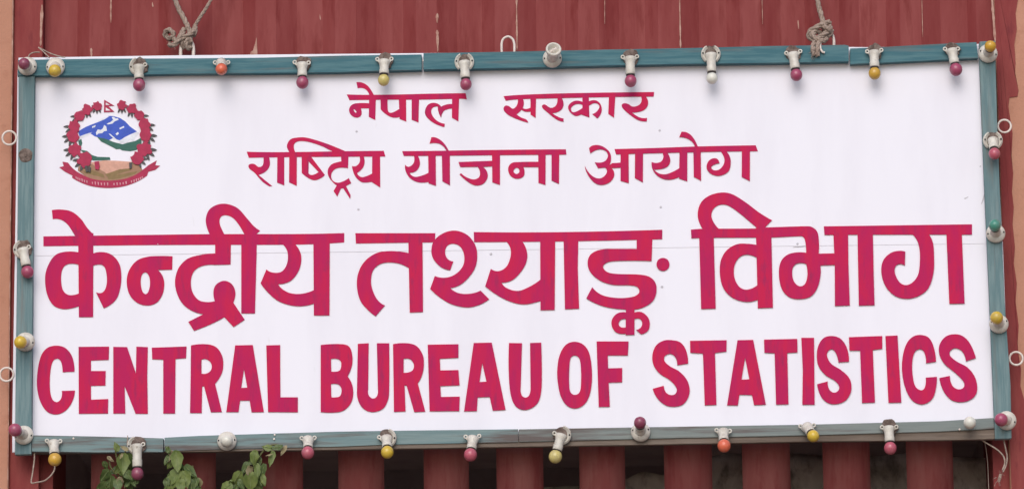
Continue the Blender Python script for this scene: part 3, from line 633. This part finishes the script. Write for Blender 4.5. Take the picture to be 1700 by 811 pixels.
FIT = [
 ((46,111),(40,106),'plum','full','plum bulb facing out from the frame corner where thin tan cords meet',.062),
 ((92.5,112),(91,117.5),'yellow','full','yellow bulb facing out on the top rail beside loose tan cords',.062),
 ((231,111),(231,141),'pink','arc_l','pink bulb hanging from the top rail over the flower wreath crest',.068),
 ((367.6,106),(367.6,115),'orangeb','plain','orange bulb facing out on the top rail near the two stranded rope',.062),
 ((502,107),(502,137),'pink','bare','pink bulb hanging on the top rail between orange bulb and first yellow hanging bulb',.068),
 ((638.5,102),(637,133),'pale','bare','pale yellow bulb hanging from the top rail over the first word',.068),
 ((771,104),(773.5,140),'pink','arc_b','pink bulb hanging from the top rail over the end of the first word',.076),
 ((917,98),(919,82),'milk','empty','empty white lamp holder without a bulb on the top rail',.052),
 ((1046,97),(1047,134.5),'pink','bare','pink bulb hanging from the top rail over the last letter of the top line',.078),
 ((1180,91),(1182,130),'milk','arc_b','milky white bulb hanging from the top rail',.082),
 ((1316,90),(1322,124.5),'pink','bare','pink bulb hanging slightly askew beside the frayed rope knot',.074),
 ((1451,87),(1452,122),'amber','bare','amber bulb hanging from the short end board of the top rail',.074),
 ((1579.6,84),(1587,115.5),'pink','bare','pink bulb hanging askew next to the upright amber bulb at the corner',.070),
 ((1640,90),(1644,77),'amber','full','amber bulb pointing up from round white base on the frame corner',.060),
 ((1648,234),(1651,255),'rose','arc_b','rose bulb on the side rail just under a white steel ring',.060),
 ((1652.7,388),(1651.6,374),'green','full','green bulb on the side rail',.056),
 ((1658,538),(1654.5,527),'yellow','full','yellow bulb tilted up on the side rail above a white steel ring',.056),
 ((1671,698),(1662,696),'pink','full','pink bulb turned aside on the frame corner above the dangling knotted cord',.056),
 ((40,722),(25,713),'pink','full','pink bulb tilted outward at the lower frame corner by the orange plaster',.062),
 ((89.6,734),(91,762),'amber','plain','amber bulb with a looping white cord hanging below the bottom rail',.068),
 ((228,739),(228,785.5),'plum','arc_l','dusky plum bulb hanging low among the vine leaves',.100),
 ((377,732),(376.5,731),'milk','full','milky white bulb facing straight out between two vines',.034),
 ((512,729),(511,750.7),'rose','plain','rose bulb hanging from the bottom rail beside the curling vine tip',.062),
 ((642,727),(643,749.7),'yellow','arc_r','yellow bulb hanging from the bottom rail with a cracked holder rim',.062),
 ((785.6,727),(781,754),'rose','plain','rose bulb hanging under the bottom rail between two yellow bulbs',.066),
 ((932,722),(922,757),'pale','arc_r','pale yellow bulb hanging under the bottom rail from a half broken holder',.078),
 ((1063.5,717),(1062.5,701),'plum','full','dark plum bulb standing upright on the bottom rail',.056),
 ((1200.6,716),(1202,739),'orangeb','plain','orange bulb hanging under the bottom rail',.062),
 ((1339,708.5),(1350,723),'yellow','plain','yellow bulb slanting sideways on the grey part of the bottom rail',.060),
 ((1475,709.6),(1478,743),'rose','bare','rose bulb hanging from a wrecked holder under the grey bottom rail',.074),
 ((1610,702),(1610,701),'milk','none','milky white bulb facing out above the dangling knotted cord',.034),
 ((38.5,414),(45.6,451),'pink','arc_l','pink bulb hanging on the side rail with a hook shaped holder',.082),
 ((42.6,567.6),(34,567.6),'yellow','full','yellow bulb turned aside on the side rail above a white steel ring',.056),
]
for i, (b_, g_, c_, s_, l_, t_) in enumerate(FIT):
    fitting(b_, g_, c_, s_, l_, t_, aged=(i in (8, 20, 25, 29, 2)), br=.0205 if b_[1] < 500 else .0212)

# ------------------------------------------------------------------ ropes
def rope(mb, P, r, pitch=None, k=10, taper=False):
    pts = smooth_path(P, k=k); pitch = pitch or r * 8
    u = None; acc = 0; S = [[], [], []]
    for i, p in enumerate(pts):
        t = (pts[min(i + 1, len(pts) - 1)] - pts[max(i - 1, 0)]).normalized()
        if u is None: u = t.orthogonal().normalized()
        u = (u - t * u.dot(t)).normalized(); w_ = t.cross(u)
        if i: acc += (p - pts[i - 1]).length
        for s in range(3):
            a = acc / pitch * 2 * math.pi + s * 2.094
            S[s].append(p + (u * math.cos(a) + w_ * math.sin(a)) * r * .42)
    for s in S: mb.add(tube(s, r * .62, 8))
def fuzz(mb, c, n, l, seed):
    rd = random.Random(seed)
    for _ in range(n):
        d = Vector((rd.uniform(-1, 1), rd.uniform(-1, .2), rd.uniform(-1, 1))).normalized()
        p = c + d * .012; q = p + d * l * rd.uniform(.4, 1) + Vector((0, 0, -.004))
        mb.add(tube([p, (p + q) / 2 + Vector((rd.uniform(-.003, .003), 0, .002)), q], .0006, 3))
rp = empty('rope', at(318, 90, .05), 'jute rope with two strands meeting in a knot at a white loop', 'rope')
mb = MB()
zt = at(318, -250, .06)
rope(mb, [at(238,-150,.075), at(290,-2,.055), at(304,28,.05), at(314,50,.035), at(316,66,.035), at(312,78,.045), at(306,72,.058), at(307,60,.062)], .0088)
rope(mb, [at(420,-130,.085), at(350,0,.06), at(334,26,.055), at(322,46,.055), at(318,60,.06), at(316,76,.055)], .0062)
mb.build('strand', M['rope'], rp, smooth=True)
mb = MB()
rope(mb, [at(323,47,.05), at(321,53,.028), at(313,58,.022), at(304,64,.03), at(302,74,.04), at(307,80,.045)], .0082, k=14)
rope(mb, [at(306,48,.048), at(302,58,.030), at(297,66,.028), at(290,74,.03), at(283,75,.035), at(282,73,.045)], .0090, k=14)
rope(mb, [at(318,70,.03), at(313,64,.026), at(309,72,.028), at(312,80,.034), at(317,78,.04)], .0085, k=14)
rope(mb, [at(325,45,.04), at(324,55,.035), at(321,60,.045)], .0070, k=14)
c = at(281, 57, .036)
pts = [c + Vector((math.cos(a) * .0125 * (1 + .3 * math.cos(2.2 * a)), math.sin(a * .7) * .012, math.sin(a) * .014)) for a in [i * .42 for i in range(31)]]
rope(mb, pts, .0078, k=3)
rope(mb, [at(287,62,.03), at(293,68,.03), at(299,60,.036), at(303,52,.045)], .0085, k=12)
fuzz(mb, at(281, 57, .03), 16, .016, 1); fuzz(mb, at(284, 75, .03), 8, .012, 2)
mb.build('knot', M['rope'], rp, smooth=True)
rp = empty('rope', at(1362, 80, .05), 'single jute rope ending in a bulky frayed knot against the rail', 'rope')
mb = MB()
rope(mb, [at(1325,-190,.085), at(1357,-2,.055), at(1362,20,.048), at(1367,40,.04), at(1369,52,.04)], .0088)
mb.build('strand', M['rope'], rp, smooth=True)
mb = MB()
rope(mb, [at(1378,37,.03), at(1368,39,.02), at(1356,45,.016), at(1345,52,.024), at(1343,60,.03), at(1350,66,.02), at(1360,62,.012), at(1370,56,.016), at(1378,46,.028), at(1374,40,.04)], .0092, k=10)
rope(mb, [at(1362,42,.03), at(1372,46,.012), at(1376,52,.02), at(1366,56,.035), at(1354,52,.02), at(1348,58,.012)], .0088, k=12)
rope(mb, [at(1346,56,.015), at(1354,64,.008), at(1364,68,.010), at(1371,66,.02), at(1370,58,.03)], .0088, k=12)
rope(mb, [at(1382,50,.035), at(1379,58,.03), at(1372,62,.03)], .006, k=12)
rope(mb, [at(1354,66,.02), at(1350,76,.0), at(1350,84,-.012), at(1352,92,-.010)], .0085, k=12)
rope(mb, [at(1360,66,.015), at(1358,76,-.006), at(1357,86,-.012), at(1358,93,-.008)], .0078, k=12)
fuzz(mb, at(1360, 52, .02), 26, .018, 3); fuzz(mb, at(1354, 90, -.012), 22, .016, 4)
mb.build('knot', M['rope'], rp, smooth=True)
mk('loose_end', *tube(smooth_path([at(1362,70,.01), at(1362,80,-.008), at(1365,86,-.010), at(1369,87.5,-.008)]), .0038, 6), M['steel'], rp, smooth=True)

# ------------------------------------------------------------------ cords
def cord(label, paths, r, ends=None):
    base = paths[0][0]; root = empty('cord', base, label, 'cord', 'thin cords on the frame corners')
    for P in paths: mk('strand', *tube(smooth_path(P), r, 6), M['string'], root, smooth=True)
    if ends:
        mb = MB(); fuzz(mb, ends, 14, .022, 8)
        mb.add(tube([ends + Vector((.002, 0, .012)), ends, ends + Vector((-.003, 0, -.014))], [.004, .006, .002], 7)); mb.build('frayed_end', M['rope'], root)
cord('thin tan cords tied over the frame corner by the plum bulb', [
    [at(46,97,.0), at(50,90,.03), at(58,87,.045), at(66,87,.05)], [at(82,96,.0), at(72,86,.03), at(64,79,.05), at(70,82,.05), at(84,89,.03), at(100,94,.01), at(108,95,.0)]], .0022)
cord('white cord looping down from the lower corner up to the amber bulb', [
    [at(57,750,.02), at(57,762,.01), at(54,785,.0), at(52,800,-.01), at(60,800,-.02), at(74,797,-.03), at(84,789,-.04), at(90,780,-.045), at(91,773,-.05)]], .0026)
cord('two dangling cords joined in a frayed end below the frame corner', [
    [at(1629,729,.03), at(1640,736,.03), at(1656,746,.02), at(1666,757,.02), at(1668,768,.02), at(1664,780,.02)], [at(1666,728,.03), at(1669,742,.03), at(1672,758,.03), at(1670,772,.025), at(1665,783,.02)]], .0027, at(1660, 792, .02))
cord('short thin white cord hanging over the bottom rail', [[at(212,722,-.002), at(211.5,730,-.004), at(211,738,-.004)]], .0016)
cord('thin grey cord hanging down behind the frame beside the tarpaulin', [[at(1634,728,.10), at(1639,760,.12), at(1641,800,.13), at(1643,860,.13)]], .0013)

# ------------------------------------------------------------------ vines
def leaf_mesh(L, Wd, curl, fold, seed):
    rd = random.Random(seed); v = []; f = []
    prof = [(0, .03), (.06, .55), (.18, .92), (.34, 1.0), (.52, .88), (.70, .62), (.86, .30), (1, .02)]
    for t, w_ in prof:
        for s in (-1, -.5, 0, .5, 1):
            x = s * w_ * Wd * .5 * (1 + rd.uniform(-.16, .12)); back = -.10 * L * abs(s) if t < .1 else 0
            v.append(Vector((x, -fold * abs(x) + curl * t * t * L + rd.uniform(-1, 1) * .0028, -(t * L + back + rd.uniform(-.03, .03) * L * abs(s)))))
    for i in range(len(prof) - 1):
        for k in range(4):
            a = i * 5 + k; f.append((a, a + 1, a + 6, a + 5))
    return v, f
def vine(label, stems, leaves, depth):
    b0 = Vector(stems[0][0]); root = empty('climbing_vine', (b0.x, b0.y, 0), label, 'vine', 'vines climbing up to the sign')
    for P in stems: mk('stem', *tube(smooth_path(P), .0032, 6), M['stem'], root, smooth=True)
    for i, (x, y, Lp, wr, ang, m, dz, tilt) in enumerate(leaves):
        c = at(x, y, depth + dz); L = Lp * MM * .8
        v, f = leaf_mesh(L, L * wr, random.Random(i + int(x)).uniform(-.25, .3), random.Random(i * 3 + int(y)).uniform(-.2, .45), int(x * 3 + y))
        Rm = Matrix.Rotation(math.radians(ang), 3, 'Y') @ Matrix.Rotation(math.radians(tilt), 3, 'X') @ Matrix.Rotation(math.radians(random.Random(int(x + y)).uniform(-30, 30)), 3, 'Z')
        v = [c + Rm @ (q + Vector((0, 0, L * .5))) for q in v]
        lf = mk('leaf', v, f, M[m], root, smooth=True)
        if y < 812 and m != 'dry': mk('midrib', *tube([v[5 * q + 2] + Vector((0, -.0008, 0)) for q in range(7)], .0011, 4), M['vein'], lf)
def down(px, py, y): p = at(px, py, y); return [Vector((p.x, y, 0)), Vector((p.x + .02, y, 1.5)), Vector((p.x - .01, y, 3.0)), at(px, py, y)]
rl = random.Random(11)
def extra(pts_, n, seed):
    q = random.Random(seed); out = []
    for _ in range(n):
        x, y = q.choice(pts_)
        out.append((x + q.uniform(-11, 11), y + q.uniform(-9, 9), q.uniform(15, 26), q.uniform(.5, .8), q.uniform(-50, 50), q.choice(['leaf', 'leaf2', 'leaf', 'leaf2', 'dry'] if _ % 3 == 0 else ['leaf', 'leaf2']), q.uniform(-.028, .012), q.uniform(-30, 40)))
    return out
def below(x0, x1, n):
    return [(rl.uniform(x0, x1), rl.uniform(815, 1000), rl.uniform(26, 42), rl.uniform(.6, .85), rl.uniform(-60, 60), rl.choice(['leaf', 'leaf2', 'leaf']), rl.uniform(-.03, .03), rl.uniform(-25, 35)) for _ in range(n)]
vine('leafy green vine reaching the rail beside the low plum bulb',
 [down(196,860,-.01) + [at(200,800,-.01), at(196,770,-.015), at(192,748,-.02), at(196,738,-.02)], [at(196,790,-.01), at(184,775,-.015), at(181,758,-.02)], [at(200,800,-.01), at(212,775,-.02), at(208,748,-.02)]],
 [(203,771,42,.66,4,'leaf',-.02,8),(215,768,36,.62,-10,'leaf2',0,20),(173,790,30,.8,38,'leaf2',0,10),(182,803,34,.7,10,'leaf2',.01,15),(196,806,26,.8,-20,'leaf2',-.02,0),(214,802,40,.72,-12,'leaf2',.01,18),(193,740,20,.7,160,'leaf',-.025,0),(184,762,17,.5,-50,'dry',-.02,0),(201,757,13,.5,30,'dry',-.045,0),(206,744,18,.6,120,'dry',-.01,10),(222,790,30,.6,-25,'leaf2',.02,10),(168,808,28,.8,60,'leaf2',.01,0),(189,782,22,.7,50,'leaf2',.015,0)] + extra([(176,800),(190,795),(205,790),(214,800),(200,770),(186,778)], 12, 1) + below(165, 230, 14), -.012)
vine('broad leaved green vine standing between the plum bulb and the milky bulb',
 [down(300,860,-.01) + [at(300,800,-.01), at(292,770,-.012), at(282,750,-.018), at(279,740,-.02)], [at(300,800,-.01), at(316,785,-.012), at(320,772,-.015)]],
 [(294,767,44,.62,-6,'leaf',-.025,5),(283,757,24,.45,14,'dry',-.012,10),(278,745,16,.7,150,'leaf2',-.02,0),(291,791,34,.8,20,'leaf',-.015,12),(317,783,32,.7,-40,'leaf2',-.01,14),(308,796,36,.7,-14,'leaf',-.03,0),(284,803,36,.8,30,'leaf',-.01,10),(325,801,36,.55,-30,'leaf2',0,10),(303,777,22,.5,-30,'leaf2',-.005,20),(300,807,28,.8,0,'leaf',-.035,5),(276,764,22,.5,20,'leaf2',-.012,0),(318,806,28,.7,-10,'leaf2',-.02,0)] + extra([(290,775),(300,795),(315,797),(284,798),(322,806),(296,760)], 12, 2) + below(270, 340, 14), -.012)
vine('trailing vine of round leaves curling up to the rail beside the rose bulb',
 [down(395,860,-.01) + [at(400,815,-.01), at(410,790,-.012), at(424,770,-.016), at(434,752,-.02), at(446,740,-.022), at(462,738,-.022), at(472,744,-.02)], [at(405,805,-.01), at(396,795,-.012), at(404,780,-.012), at(414,768,-.016)]],
 [(421.5,760,30,.72,8,'leaf',-.02,6),(406,777,28,.6,28,'leaf2',-.01,4),(392,795,34,.66,32,'leaf',-.012,8),(427,782,30,.5,-4,'leaf',-.03,0),(435,786,38,.5,14,'leaf2',-.012,10),(416,800,40,.8,4,'leaf',-.02,12),(374,809,28,.9,60,'leaf',-.01,5),(401,804,24,.6,-30,'leaf2',-.025,0),(450,762,34,.42,16,'leaf',-.022,0),(443,742,22,.7,100,'leaf',-.018,0),(459,742,24,.6,80,'leaf2',-.02,10),(470,748,24,.42,30,'dry',-.018,0),(446,755,14,.35,70,'dry',-.035,0),(430,806,34,.7,-8,'leaf',-.005,10),(417,783,22,.5,-16,'leaf2',.0,0),(386,808,30,.8,20,'leaf2',.0,0)] + extra([(395,800),(412,790),(428,772),(432,795),(384,808),(420,806)], 12, 3) + below(365, 440, 14), -.012)
